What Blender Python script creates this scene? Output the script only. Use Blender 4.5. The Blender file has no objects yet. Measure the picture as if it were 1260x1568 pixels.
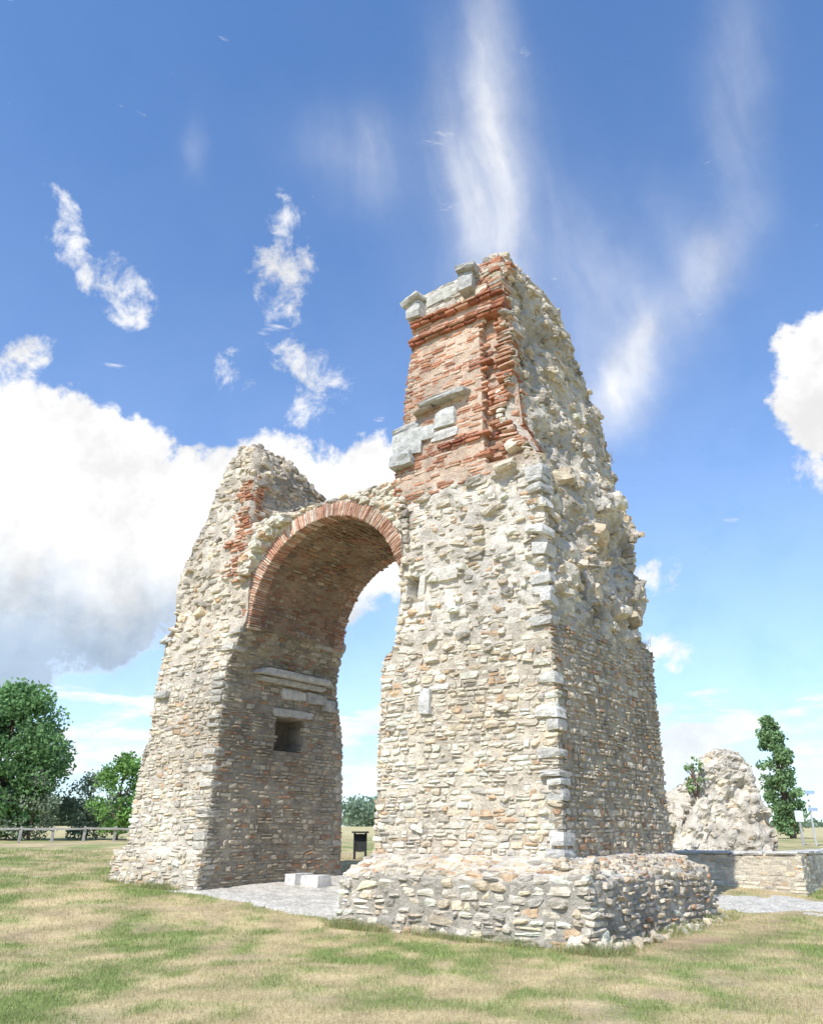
import bpy, math, numpy as np
rng=np.random.default_rng(11)
sc=bpy.context.scene
# ---------------------------------------------------------------- helpers
def h3(i,j,k,s):
    n=(i.astype(np.int64)*73856093)^(j.astype(np.int64)*19349663)^(k.astype(np.int64)*83492791)^(s*2654435)
    n=n&0xffffffff
    n=((n^(n>>13))*1274126177)&0xffffffff
    n=((n^(n>>16))*668265263)&0xffffffff
    n=n^(n>>15)
    return (n&0xffff)/65535.0
def vn(p,scale=1.0,seed=0):
    p=np.asarray(p,float)*scale+1000.0
    i=np.floor(p).astype(np.int64); f=p-i; f=f*f*(3-2*f)
    r=0
    for dx in (0,1):
        for dy in (0,1):
            for dz in (0,1):
                w=(f[...,0] if dx else 1-f[...,0])*(f[...,1] if dy else 1-f[...,1])*(f[...,2] if dz else 1-f[...,2])
                r=r+w*h3(i[...,0]+dx,i[...,1]+dy,i[...,2]+dz,seed)
    return r*2-1
def fbm(p,scale=1.0,seed=0,o=4):
    r=0;a=1;t=0
    for k in range(o):
        r=r+a*vn(p,scale*2**k,seed+k*17); t+=a; a*=.5
    return r/t
def grime(V):
    g=1+.26*fbm(V,.8,701,3)+.16*vn(V*np.array([2.6,2.6,.5]),1,709)
    t=.5+.5*vn(V,.55,719)
    return g[:,None]*(np.array([1.03,1.0,.96])*(1-t[:,None])+np.array([1.0,1.0,1.0])*t[:,None])
def mesh_np(name,V,Fc,col=None,mat=None,parent=None,smooth=False,dirty=False):
    V=np.asarray(V,np.float32); Fc=np.asarray(Fc,np.int32)
    if dirty: col=np.clip(np.asarray(col)*grime(V),0,.84)
    m=bpy.data.meshes.new(name)
    m.vertices.add(len(V)); m.vertices.foreach_set('co',V.ravel())
    k=Fc.shape[1]
    m.loops.add(Fc.size); m.loops.foreach_set('vertex_index',Fc.ravel())
    m.polygons.add(len(Fc)); m.polygons.foreach_set('loop_start',np.arange(0,Fc.size,k,dtype=np.int32))
    m.polygons.foreach_set('use_smooth',np.full(len(Fc),smooth))
    m.update(calc_edges=True); m.validate()
    if col is not None:
        at=m.color_attributes.new('Col','FLOAT_COLOR','POINT')
        c=np.ones((len(V),4),np.float32); c[:,:3]=col
        at.data.foreach_set('color',c.ravel())
    o=bpy.data.objects.new(name,m); sc.collection.objects.link(o)
    if mat: m.materials.append(mat)
    if parent: o.parent=parent
    return o
def empty(name,loc=(0,0,0)):
    e=bpy.data.objects.new(name,None); sc.collection.objects.link(e); return e
# ---------------------------------------------------------------- materials
def mat_attr(name,vary=.25,s1=6,s2=45,bump=.6,rough=.92,bdist=.02,trans=0):
    m=bpy.data.materials.new(name); m.use_nodes=True; nt=m.node_tree; N=nt.nodes; L=nt.links
    b=N['Principled BSDF']; b.inputs['Roughness'].default_value=rough
    b.inputs['Specular IOR Level'].default_value=.15
    at=N.new('ShaderNodeAttribute'); at.attribute_name='Col'
    if s1==0:
        L.new(at.outputs['Color'],b.inputs['Base Color'])
        if trans:
            tr=N.new('ShaderNodeBsdfTranslucent');mx=N.new('ShaderNodeMixShader');mx.inputs[0].default_value=trans
            L.new(at.outputs['Color'],tr.inputs[0]);L.new(b.outputs[0],mx.inputs[1]);L.new(tr.outputs[0],mx.inputs[2]);L.new(mx.outputs[0],N['Material Output'].inputs[0])
        return m
    geo=N.new('ShaderNodeNewGeometry')
    def noise(s,d,r=.6):
        n=N.new('ShaderNodeTexNoise'); n.inputs['Scale'].default_value=s; n.inputs['Detail'].default_value=d
        n.inputs['Roughness'].default_value=r; L.new(geo.outputs['Position'],n.inputs['Vector']); return n
    n1=noise(s1,3); n2=noise(s2,3,.7)
    def mr(o,a,c,f0=.3,f1=.7):
        r=N.new('ShaderNodeMapRange'); r.inputs[1].default_value=f0; r.inputs[2].default_value=f1
        r.inputs[3].default_value=a; r.inputs[4].default_value=c; L.new(o,r.inputs[0]); return r.outputs[0]
    mu=N.new('ShaderNodeMath'); mu.operation='MULTIPLY'
    L.new(mr(n1.outputs[0],1-vary,1+vary*.85),mu.inputs[0]); L.new(mr(n2.outputs[0],1-vary*1.2,1+vary*.85),mu.inputs[1])
    v=N.new('ShaderNodeVectorMath'); v.operation='SCALE'
    L.new(at.outputs['Color'],v.inputs[0]); L.new(mu.outputs[0],v.inputs['Scale'])
    mn=N.new('ShaderNodeVectorMath'); mn.operation='MINIMUM'; mn.inputs[1].default_value=(.86,.83,.78)
    L.new(v.outputs[0],mn.inputs[0]); L.new(mn.outputs[0],b.inputs['Base Color'])
    if bump>0:
        bp=N.new('ShaderNodeBump'); bp.inputs['Strength'].default_value=bump; bp.inputs['Distance'].default_value=bdist
        n3=noise(s2*.5,5,.75); L.new(n3.outputs[0],bp.inputs['Height']); L.new(bp.outputs[0],b.inputs['Normal'])
    return m
M_stone=mat_attr('weathered_limestone',.24,7,45,1.0,.95,.03)
M_mortar=mat_attr('lime_mortar',.24,3,30,1.0,.95,.05)
M_ground=mat_attr('dry_lawn_soil',.3,1.2,25,.8,.97,.03)
M_grass=mat_attr('grass_blades',0,0,0,0,.9,trans=.25)
M_leaf=mat_attr('foliage',0,0,0,0,.8,trans=.3)
M_wood=mat_attr('weathered_wood',.25,4,40,.4,.85)
M_gravel=mat_attr('pale_gravel',.35,14,60,1,.95,.02)
# ---------------------------------------------------------------- rocks
def cube_topo(n):
    idx={};V=[];Fc=[]
    def vid(p):
        if p not in idx: idx[p]=len(V); V.append(p)
        return idx[p]
    for ax in range(3):
        for s in (0,n):
            for i in range(n):
                for j in range(n):
                    q=[]
                    for (u,v) in ((i,j),(i+1,j),(i+1,j+1),(i,j+1)):
                        p=[0,0,0]; p[ax]=s; p[(ax+1)%3]=u; p[(ax+2)%3]=v; q.append(vid(tuple(p)))
                    if s==0: q=q[::-1]
                    Fc.append(q)
    return np.array(V,float)/n*2-1,np.array(Fc)
class Rocks:
    def __init__(s): s.P=[];s.T=[];s.N=[];s.D=[];s.C=[];s.R=[]
    def add(s,p,t,n,d,c,rot=.03):
        s.P.append(p);s.T.append(t);s.N.append(n);s.D.append(d);s.C.append(c);s.R.append(rot)
    def build(s,name,nseg=2,power=6,jit=.08,mat=None,parent=None):
        if not s.P: return
        mat=mat or M_stone
        P=np.array(s.P);T=np.array(s.T);Nn=np.array(s.N);D=np.array(s.D);C=np.array(s.C);Ra=np.array(s.R)
        S=len(P)
        if mat is M_stone: C=C*grime(P)
        T/=np.linalg.norm(T,axis=1)[:,None]; Nn/=np.linalg.norm(Nn,axis=1)[:,None]
        U=np.cross(Nn,T); U*=np.sign(U[:,2:3]+1e-9)
        det=np.einsum('ij,ij->i',np.cross(T,U),Nn); T=T*np.sign(det)[:,None]
        B=np.stack([T,U,Nn],axis=1)
        w=rng.normal(size=(S,3))*Ra[:,None]
        th=np.linalg.norm(w,axis=1)+1e-9; k=w/th[:,None]
        K=np.zeros((S,3,3)); K[:,0,1]=-k[:,2];K[:,0,2]=k[:,1];K[:,1,0]=k[:,2];K[:,1,2]=-k[:,0];K[:,2,0]=-k[:,1];K[:,2,1]=k[:,0]
        Rm=np.eye(3)[None]+np.sin(th)[:,None,None]*K+(1-np.cos(th))[:,None,None]*(K@K)
        V0,Fc=cube_topo(nseg)
        nr=(np.abs(V0)**power).sum(1)**(1/power); V0=V0/nr[:,None]
        nv=len(V0)
        X=V0[None]+rng.normal(size=(S,nv,3))*jit
        if jit>.045:
            for c in range(3):
                pn=rng.normal(size=(S,3));pn/=np.linalg.norm(pn,axis=1)[:,None]; off=rng.uniform(.80,1.2,S)
                dd=np.einsum('svi,si->sv',X,pn)-off[:,None]
                X=X-np.clip(dd,0,None)[:,:,None]*pn[:,None,:]
        tp=rng.normal(size=(S,1))*jit*1.8
        X[:,:,1]*=1+tp*X[:,:,0]; tp=rng.normal(size=(S,1))*jit*1.8
        X[:,:,0]*=1+tp*X[:,:,1]
        X=X*(D[:,None,:]/2)
        X=np.einsum('sij,svj->svi',Rm,X)
        X=np.einsum('svi,sij->svj',X,B)+P[:,None,:]
        Fa=(Fc[None]+(np.arange(S)*nv)[:,None,None]).reshape(-1,4)
        col=np.repeat(C[:,None,:],nv,axis=1).reshape(-1,3)
        return mesh_np(name,X.reshape(-1,3),Fa,np.clip(col,0,.84),mat,parent)
PAL={
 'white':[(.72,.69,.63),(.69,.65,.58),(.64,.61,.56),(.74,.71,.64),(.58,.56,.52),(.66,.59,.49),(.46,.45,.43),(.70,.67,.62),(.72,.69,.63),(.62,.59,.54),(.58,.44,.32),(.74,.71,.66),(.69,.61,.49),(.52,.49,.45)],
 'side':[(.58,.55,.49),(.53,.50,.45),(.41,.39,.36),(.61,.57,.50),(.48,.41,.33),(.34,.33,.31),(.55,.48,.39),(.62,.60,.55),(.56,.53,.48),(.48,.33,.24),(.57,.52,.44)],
 'rub':[(.62,.59,.53),(.55,.53,.48),(.47,.45,.42),(.66,.62,.55),(.40,.39,.37),(.59,.52,.42),(.36,.35,.33),(.62,.59,.54),(.62,.57,.48)],
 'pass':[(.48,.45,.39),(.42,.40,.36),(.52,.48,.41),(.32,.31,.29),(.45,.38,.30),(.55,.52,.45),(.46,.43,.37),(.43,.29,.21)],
 'brick':[(.56,.27,.16),(.61,.34,.22),(.50,.23,.14),(.64,.41,.28),(.57,.32,.20),(.42,.19,.12),(.66,.50,.38)],
 'brickd':[(.42,.17,.10),(.48,.22,.14),(.36,.14,.09),(.50,.28,.18)],
 'ring':[(.66,.42,.30),(.70,.50,.38),(.60,.35,.24),(.70,.57,.46),(.54,.29,.20)],
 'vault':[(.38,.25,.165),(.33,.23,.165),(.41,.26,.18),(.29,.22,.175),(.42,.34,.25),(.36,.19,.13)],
 'grey':[(.58,.57,.53),(.52,.51,.48),(.64,.62,.58)],
}
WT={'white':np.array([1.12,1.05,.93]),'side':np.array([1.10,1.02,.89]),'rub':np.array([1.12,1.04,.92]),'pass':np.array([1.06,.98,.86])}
def pal(k):
    c=np.array(PAL[k][rng.integers(len(PAL[k]))])*rng.uniform(.86,1.12)
    return np.minimum(c*WT[k],.84) if k in WT else c
P0=np.array([2.5,14.3,0.]);F=np.array([-.809,.588,0.]);R=np.array([.588,.809,0.])
UPV=np.array([0,0,1.])
# ---------------------------------------------------------------- terrain
def ground_z(X,Y):
    X=np.asarray(X,float);Y=np.asarray(Y,float)
    Q=Y-.35*np.clip(X,-40,40)
    z=np.interp(Q,[13,16.7,21,24,35,60,150,1000,4000],[0,.08,.45,.60,1.2,1.45,2.9,10.5,10])
    p=np.stack([X,Y,0*X],-1)
    return z+.03*vn(p,.6,3)+.012*vn(p,2.5,4)
# ---------------------------------------------------------------- lofted masonry mass
class Mass:
    def __init__(s,org,A,B,prof,efun,z0,z1):
        s.o=np.asarray(org,float);s.A=np.asarray(A,float);s.B=np.asarray(B,float);s.prof=prof;s.efun=efun;s.z0=z0;s.z1=z1
        s.n={'f':-s.B,'b':s.B,'r':-s.A,'l':s.A}
    def lim(s,z):
        return [np.interp(z,[q[0] for q in s.prof[k]],[q[1] for q in s.prof[k]]) for k in ('a0','a1','b0','b1')]
    def base(s,k,u,z):
        a0,a1,b0,b1=s.lim(z)
        if k=='f': a,b=u,b0
        elif k=='b': a,b=u,b1
        elif k=='r': a,b=a0,u
        else: a,b=a1,u
        a=a+0*u; b=b+0*u
        return a,b
    def W(s,a,b,z):
        a=np.asarray(a,float)[...,None];b=np.asarray(b,float)[...,None];z=np.asarray(z,float)[...,None]
        return s.o+a*s.A+b*s.B+z*UPV
    def pt(s,k,u,z):
        u=np.asarray(u,float);z=np.asarray(z,float)
        a,b=s.base(k,u,z); e=s.efun(k,u,z,np.stack([a,b,z+0*a],-1))
        return s.W(a,b,z)+e[...,None]*s.n[k]
    def body(s,name,colf,parent,dz=.055,du=.055,mat=None,rough=0.0):
        mat=mat or M_mortar
        zs=np.arange(s.z0,s.z1+dz*.5,dz); 
        La=max(q[1] for q in s.prof['a1'])-min(q[1] for q in s.prof['a0']); Lb=max(q[1] for q in s.prof['b1'])-min(q[1] for q in s.prof['b0'])
        na=int(La/du);nb=int(Lb/du)
        ring=[('f',np.linspace(0,1,na,endpoint=False)),('l',np.linspace(0,1,nb,endpoint=False)),('b',np.linspace(1,0,na,endpoint=False)),('r',np.linspace(1,0,nb,endpoint=False))]
        cols=[];C=[]
        for k,us in ring:
            Z,Uu=np.meshgrid(zs,us,indexing='ij')
            a0,a1,b0,b1=s.lim(Z)
            u=(a0+(a1-a0)*Uu) if k in 'fb' else (b0+(b1-b0)*Uu)
            p=s.pt(k,u,Z)
            p=p+(rough+.012)*np.stack([fbm(p,7,q,2) for q in (401,402,403)],-1)
            cols.append(p); C.append(colf(k,u,Z))
        V=np.concatenate(cols,axis=1);C=np.concatenate(C,axis=1)
        nz,nr=V.shape[:2]
        i=np.arange(nz-1)[:,None];j=np.arange(nr)[None,:];j2=(j+1)%nr
        Q=np.stack([i*nr+j,(i+1)*nr+j,(i+1)*nr+j2,i*nr+j2],-1).reshape(-1,4)
        V=V.reshape(-1,3);C=C.reshape(-1,3)
        top=V[-nr:]; cen=top.mean(0); prev=np.arange(nr)+len(V)-nr
        Vs=[V];Cs=[C];Qs=[Q]
        for f in (.75,.5,.25,.02):
            ringv=cen+(top-cen)*f; ringv[:,2]=top[:,2]+.12*fbm(ringv,1.5,5)+.05
            ids=np.arange(nr)+sum(len(x) for x in Vs)
            Vs.append(ringv);Cs.append(C[-nr:])
            Qs.append(np.stack([prev,ids,np.roll(ids,-1),np.roll(prev,-1)],-1)); prev=ids
        return mesh_np(name,np.concatenate(Vs),np.concatenate(Qs),np.concatenate(Cs),mat,parent,False,True)
    def courses(s,rk,k,z0,z1,hr,wr,pals,proj=(.0,.035),depth=.16,rot=.03,gap=.018,drop=.08,mask=None,wav=.05,trim=0.0,seed=0):
        z=z0
        row=0
        while z<z1:
            h=rng.uniform(*hr); zc=z+h/2
            a0,a1,b0,b1=s.lim(zc)
            lo,hi=(a0,a1) if k in 'fb' else (b0,b1)
            u=lo-rng.uniform(0,.04)+trim
            while u<hi-trim:
                w=rng.uniform(*wr)*(1.0 if rng.random()<.8 else 1.4)
                uc=u+w/2
                if uc+w*.35>hi+.06: w=max(hi-u+rng.uniform(0,.05),.08); uc=u+w/2
                u+=w
                zz=zc+wav*float(vn(np.array([uc*.8,z*.4,seed]),1.0,9))
                if rng.random()<drop: continue
                if mask is not None and not mask(uc,zz): continue
                parts=[(zz,h)]
                if h>hr[0]*1.5 and rng.random()<.25: parts=[(zz-h*.25,h*.5),(zz+h*.25,h*.5)]
                for zq,hq in parts:
                    p=s.pt(k,uc,zq)
                    d=depth*rng.uniform(.8,1.2)
                    pj=rng.uniform(*proj)
                    t=s.A if k in 'fb' else s.B
                    pk=pals if isinstance(pals,str) else pals[rng.integers(len(pals))]
                    hs=hq*(rng.uniform(.82,1.08) if wav>0 else 1)
                    rk.add(p+s.n[k]*(pj-d/2),t,s.n[k],(max(w-gap,.04),max(hs-gap*.8,.03),d),pal(pk),rot)
            z+=h; row+=1
    def scatter(s,rk,k,n,z0,z1,size,pals,rot=.5,out=.0,mask=None):
        c=0
        while c<n:
            z=rng.uniform(z0,z1); a0,a1,b0,b1=s.lim(z); lo,hi=(a0,a1) if k in 'fb' else (b0,b1)
            u=rng.uniform(lo,hi); c+=1
            if mask is not None and not mask(u,z): continue
            q=size[0]+(size[1]-size[0])*rng.random()**2
            p=s.pt(k,u,z)+s.n[k]*(out+rng.uniform(-.4,.1)*q)
            rk.add(p,s.A if k in 'fb' else s.B,s.n[k],(q*rng.uniform(.9,1.7),q*rng.uniform(.4,.8),q*rng.uniform(.8,1.2)),pal(pals),rot)
def block(rk,s,k,u,z,w,h,out,col,depth=.5,rot=.015):
    p=s.pt(k,u,z)
    rk.add(p+s.n[k]*(out-depth/2),s.A if k in 'fb' else s.B,s.n[k],(w,h,depth),np.array(col),rot)
sm=lambda x,a,b: np.clip((x-a)/(b-a),0,1)**2*(3-2*np.clip((x-a)/(b-a),0,1))
arch=empty('roman_triumphal_arch_ruin')
# ================================================================= RIGHT PIER
prR={'a0':[(1.1,0),(6,-.02),(8.3,-.05),(8.8,.08),(9.5,.42),(13.6,.62),(14.3,.85)],
     'a1':[(1.1,3.98),(5.0,3.8),(5.2,3.5),(6.4,3.4),(8.0,3.45),(8.8,3.6),(10.4,3.32),(12.4,3.05),(13.4,2.98),(13.6,2.6),(13.9,1.9),(14.3,1.5)],
     'b0':[(1.1,0),(13.5,.0),(13.8,.2),(14.3,.6)],
     'b1':[(1.1,5.1),(5.4,5.1),(5.6,4.85),(6.0,4.4),(7,4.55),(8.6,5.0),(10.4,5.25),(11,5.0),(12.0,4.3),(12.8,3.7),(13.8,2.8),(14.15,1.7),(14.3,1.2)]}
def box(u,z,u0,u1,z0,z1): return np.asarray((u>u0)&(u<u1)&(z>z0)&(z<z1),dtype=float)
def eR(k,u,z,p):
    big=fbm(p,.9,21,4); sml=fbm(p,3.5,33,3)
    if k=='f':
        mid=sm(z,4.7,5.6)*(1-sm(z,8.3,8.7))
        e=(.04+.16*mid)*big+(.02+.03*mid)*sml
        e=e-.20*box(u,z,-.5,1.22,8.75,12.25)
        e=e-.34*box(u,z,2.92,3.22,6.0,6.65)-.12*box(u,z,.5,1.1,7.9,8.4)
        e=e-.13*mid*sm(big,-.05,.22)
    elif k=='r':
        up=sm(z,4.9,6.4)
        e=(.04+.46*up)*big+(.02+.17*up)*sml
        e=e-.30*box(u,z,1.4,1.65,6.0,6.6)+.14*up*sm(z,7,10)*np.sin(np.clip((u-.3)/4,0,1)*3.14)
    else:
        e=(.04+.14*sm(z,5,7))*big+.04*sml
    return e
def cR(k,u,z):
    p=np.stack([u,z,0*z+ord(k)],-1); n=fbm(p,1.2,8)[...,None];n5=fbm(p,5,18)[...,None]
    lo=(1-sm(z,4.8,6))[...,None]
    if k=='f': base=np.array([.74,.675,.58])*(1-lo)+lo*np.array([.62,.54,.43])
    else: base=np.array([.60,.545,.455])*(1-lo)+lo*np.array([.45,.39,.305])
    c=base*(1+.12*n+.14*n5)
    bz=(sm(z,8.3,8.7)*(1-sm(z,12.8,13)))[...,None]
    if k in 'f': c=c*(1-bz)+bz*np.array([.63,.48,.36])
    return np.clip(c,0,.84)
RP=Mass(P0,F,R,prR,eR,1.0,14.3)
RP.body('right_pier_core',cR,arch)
s1=Rocks();s2=Rocks();br=Rocks();blk=Rocks()
zb=lambda u:8.45+.25*float(vn(np.array([u*1.5,3.3,0.]),1,77))
RP.courses(s1,'f',1.2,5.1,(.06,.15),(.09,.33),'white',(.005,.05),drop=.05,gap=.022,rot=.045,wav=.12)
RP.courses(s1,'f',5.1,8.7,(.06,.17),(.09,.36),'white',(-.03,.045),rot=.07,drop=.2,gap=.022,mask=lambda u,z:z<zb(u) and not box(u,z,2.9,3.22,6.0,6.6),wav=.14)
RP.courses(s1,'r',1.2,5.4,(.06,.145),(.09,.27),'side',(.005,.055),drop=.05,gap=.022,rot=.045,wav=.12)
RP.courses(s2,'r',5.4,14.2,(.06,.17),(.10,.30),'rub',(-.07,.04),rot=.13,drop=.22,wav=.1,mask=lambda u,z: not box(u,z,1.38,1.67,6.0,6.6))
RP.scatter(s2,'r',520,5.6,14.2,(.07,.27),'rub',.35,-.01)
RP.scatter(s2,'f',110,5.2,8.4,(.07,.24),'white',.2,.01)
RP.scatter(s2,'f',60,1.4,5.2,(.08,.2),'white',.12,.005)
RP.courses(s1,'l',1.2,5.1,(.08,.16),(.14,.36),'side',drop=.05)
RP.courses(s2,'l',5.1,13.5,(.11,.22),(.14,.42),'rub',(-.03,.05),rot=.12)
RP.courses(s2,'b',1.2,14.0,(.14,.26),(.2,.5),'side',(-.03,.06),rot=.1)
RP.scatter(s2,'b',120,5.5,14.2,(.14,.30),'rub',.5,-.03)
# brick facing
RP.courses(br,'f',8.35,12.3,(.060,.072),(.24,.36),'brick',(-.015,.025),depth=.12,gap=.022,rot=.012,drop=.10,wav=.0,mask=lambda u,z:z>zb(u) and u>1.22)
RP.courses(br,'f',8.8,12.2,(.085,.10),(.3,.5),'brick',(-.01,.06),depth=.3,gap=.04,rot=.012,drop=.03,wav=.0,mask=lambda u,z:u<=1.25 and int(z*5.2)%3!=0)
RP.courses(br,'f',8.8,12.2,(.20,.22),(.3,.5),'brick',(.0,.10),depth=.5,gap=.13,rot=.012,drop=.02,wav=.0,mask=lambda u,z:u<=1.25)
for z,o in ((12.26,.10),(12.34,.14),(12.42,.08),(12.72,.13),(12.80,.17)):
    RP.courses(br,'f',z-.035,z+.03,(.066,.066),(.25,.4),'brickd',(o,o+.03),depth=.4,gap=.012,rot=.012,drop=.04,wav=0)
for z,o in ((9.35,.05),(9.42,.08)):
    RP.courses(br,'f',z-.035,z+.03,(.066,.066),(.25,.4),'brickd',(o,o+.03),depth=.3,gap=.012,rot=.012,drop=.1,wav=0,mask=lambda u,z:u<2.2)
RP.courses(s2,'f',12.86,13.5,(.12,.26),(.2,.55),'rub',(.0,.08),rot=.04,drop=.03)
RP.courses(br,'f',12.5,12.7,(.07,.07),(.25,.4),'brick',(.0,.05),depth=.3,gap=.02,rot=.012,drop=.04,wav=0)
RP.courses(br,'f',12.9,13.95,(.08,.09),(.25,.4),'brick',(.05,.10),depth=.4,gap=.02,rot=.02,drop=.04,wav=0,mask=lambda u,z:u<1.3)
RP.courses(br,'r',8.9,13.6,(.085,.10),(.25,.45),'brick',(.0,.08),depth=.4,gap=.03,rot=.05,drop=.1,wav=0,mask=lambda u,z:u<.3+.15*math.sin(z*5))
RP.courses(br,'l',8.6,12.4,(.07,.08),(.25,.4),'brick',(-.01,.05),depth=.2,gap=.025,rot=.012,drop=.1,wav=.0,mask=lambda u,z:u<1.3)
RP.courses(br,'f',7.9,8.5,(.07,.08),(.25,.36),'brick',(.0,.03),depth=.12,gap=.03,drop=.2,wav=0,mask=lambda u,z:u>2.95)
z=1.2
while z<8.3:
    h=rng.uniform(.10,.28)
    fr=z>5.3
    if rng.random()<(.65 if fr else .25):
        w=rng.uniform(.2,.45); p=RP.W(RP.lim(z+h/2)[0]+w/2-.06,.12,z+h/2)
        blk.add(p,F,-R,(w,h*.85,rng.uniform(.25,.5)),np.array((.70,.67,.61))*rng.uniform(.78,1.08),.10 if fr else .03)
    z+=h
G=(.64,.63,.585);G2=(.54,.53,.49)
block(blk,RP,'f',3.18,9.75,.85,.62,.12,G,.8); block(blk,RP,'f',3.3,9.32,.6,.34,.22,G2,.9,.04)
block(blk,RP,'f',3.25,10.15,.75,.2,.06,G2,.8)
block(blk,RP,'f',2.15,10.05,.55,.42,.10,G,.5); block(blk,RP,'f',2.62,9.85,.38,.36,.08,G,.5)
block(blk,RP,'f',2.2,9.68,.75,.22,.06,(.66,.63,.58),.5)
block(blk,RP,'f',2.15,10.52,1.2,.11,.26,G2,.8,.03); block(blk,RP,'f',2.7,10.42,.5,.12,.2,(.54,.44,.34),.8,.03)
block(blk,RP,'f',1.45,13.25,.36,.5,.28,G2,.7,.08); block(blk,RP,'f',2.85,13.1,.4,.45,.28,G2,.7,.08)
block(blk,RP,'f',1.42,13.55,.5,.16,.42,G2,.8,.08); block(blk,RP,'f',2.9,13.38,.55,.15,.38,G2,.8,.08)
block(blk,RP,'f',2.2,13.35,.9,.34,.06,(.57,.55,.48),.5,.03)
block(blk,RP,'f',2.72,4.0,.26,.5,.10,(.68,.66,.61),.4,.03); block(blk,RP,'f',2.4,4.25,.45,.12,.06,(.72,.67,.59),.3,.03)
block(blk,RP,'f',2.35,6.55,.9,.28,.08,(.70,.65,.57),.4,.06); block(blk,RP,'f',2.9,5.9,.4,.3,.06,(.68,.63,.56),.4,.08)
block(blk,RP,'f',3.28,6.3,.14,.6,.06,(.68,.65,.58),.4,.08);block(blk,RP,'f',2.84,6.35,.16,.5,.08,(.68,.65,.58),.4,.12)
for (u,z,w,h,o) in ((.55,9.0,.5,.24,.22),(.75,8.55,.5,.18,.16),(1.1,7.7,.5,.16,.12),(1.5,8.35,.4,.16,.14),(2.3,8.05,.4,.16,.1),(.7,7.1,.3,.16,.12),(1.9,7.2,.4,.16,.1),(.9,5.95,.25,.16,.1),(1.6,6.8,.45,.13,.12)):
    block(s2,RP,'f',u,z,w,h,o,pal('rub')*1.1,.5,.15)
for (u,z,w,h,o) in ((.5,8.9,.5,.26,.22),(.9,7.9,.4,.34,.2),(1.4,8.6,.45,.3,.2),(2.4,7.6,.5,.34,.2),(3.4,8.6,.5,.3,.2),(2.8,9.8,.5,.3,.2),(4.2,6.1,.5,.26,.25),(3.2,6.0,.45,.25,.25),(3.9,5.65,.8,.2,.15),(2.2,5.9,.25,.45,.12),(1.2,10.5,.4,.22,.15),(2,11.6,.4,.25,.15)):
    block(s2,RP,'r',u,z,w,h,o,pal('rub'),.6,.25)
for i in range(300):
    z=rng.uniform(13.3,14.32);a0,a1,b0,b1=RP.lim(z)
    a=rng.uniform(a0,a1);b=rng.uniform(b0,b1)
    q=rng.uniform(.08,.22); s2.add(RP.W(a,b,z),F,R,(q*1.4,q*.7,q),pal('rub'),.35)
# ================================================================= LEFT PIER
prL={'a0':[(.1,8.84),(5.3,8.62),(5.6,8.5),(6.4,8.07),(8.8,8.05),(9.0,8.22),(10.2,8.3),(11.0,8.35),(11.4,8.6)],
     'a1':[(.1,12.05),(1.2,11.98),(1.35,11.6),(3.6,11.45),(3.9,11.25),(6.0,11.15),(6.4,11.25),(6.6,10.95),(8.25,10.65),(9.6,10.0),(10.9,9.45),(11.4,9.1)],
     'b0':[(.1,-.12),(1.2,-.1),(1.35,.0),(8.8,.05),(11.4,.3)],
     'b1':[(.1,4.7),(4,4.4),(5.3,4.0),(6.5,3.6),(9,3.4),(10.6,2.9),(11.4,1.6)]}
def eL(k,u,z,p):
    big=fbm(p,.9,121,4); sml=fbm(p,3.5,133,3)
    if k=='f':
        e=(.04+.15*sm(z,5,7)+.12*sm(z,8.8,9.5))*big+(.03+.04*sm(z,5,7))*sml
    elif k=='r':
        e=(.02+.25*sm(z,8.8,9.4))*big+(.015+.06*sm(z,8.8,9.4))*sml-.55*box(u,z,1.85,2.85,3.6,4.36)
    elif k=='l': e=(.06+.15*sm(z,3,6))*big+.05*sml
    else: e=(.04+.1*sm(z,5,7))*big+.03*sml
    return e
def cL(k,u,z):
    p=np.stack([u,z,0*z+ord(k)],-1); n=fbm(p,1.2,8)[...,None];n5=fbm(p,5,18)[...,None]
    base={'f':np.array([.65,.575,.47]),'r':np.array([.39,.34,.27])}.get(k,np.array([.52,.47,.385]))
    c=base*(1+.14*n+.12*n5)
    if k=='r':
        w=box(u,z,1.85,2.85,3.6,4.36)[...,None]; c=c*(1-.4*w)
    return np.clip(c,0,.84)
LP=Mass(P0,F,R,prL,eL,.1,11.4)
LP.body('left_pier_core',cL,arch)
bmask=lambda u,z: bool(box(u,z,8.2,8.85+.15*math.sin(z*9),7.4,10.3))
LP.courses(s1,'f',.2,5.6,(.06,.15),(.09,.33),'white',(.005,.05),drop=.06,gap=.022,rot=.045,wav=.12)
LP.courses(s2,'f',5.6,11.4,(.07,.19),(.10,.36),['white','rub'],(-.04,.05),rot=.08,drop=.18,mask=lambda u,z:not bmask(u,z))
LP.courses(br,'f',7.4,10.3,(.070,.085),(.22,.36),'brick',(.0,.09),depth=.3,gap=.026,rot=.03,drop=.10,mask=bmask)
LP.courses(br,'r',9.0,10.4,(.075,.085),(.25,.36),'brick',(-.0,.08),depth=.3,gap=.028,rot=.03,drop=.12,mask=lambda u,z:u<.6)
wm=lambda u,z: not (1.84<u<2.86 and 3.58<z<4.38)
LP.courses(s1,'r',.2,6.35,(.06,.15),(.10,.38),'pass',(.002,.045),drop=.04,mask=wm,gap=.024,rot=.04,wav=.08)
LP.courses(s2,'r',8.9,11.4,(.08,.2),(.12,.36),'rub',(-.05,.06),rot=.2,drop=.15,mask=lambda u,z:not(u<.6 and z<10.4))
LP.courses(s1,'l',.2,5,(.09,.17),(.14,.4),'side'); LP.courses(s2,'l',5,11.3,(.10,.22),(.13,.36),'rub',(-.05,.07),rot=.2)
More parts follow.
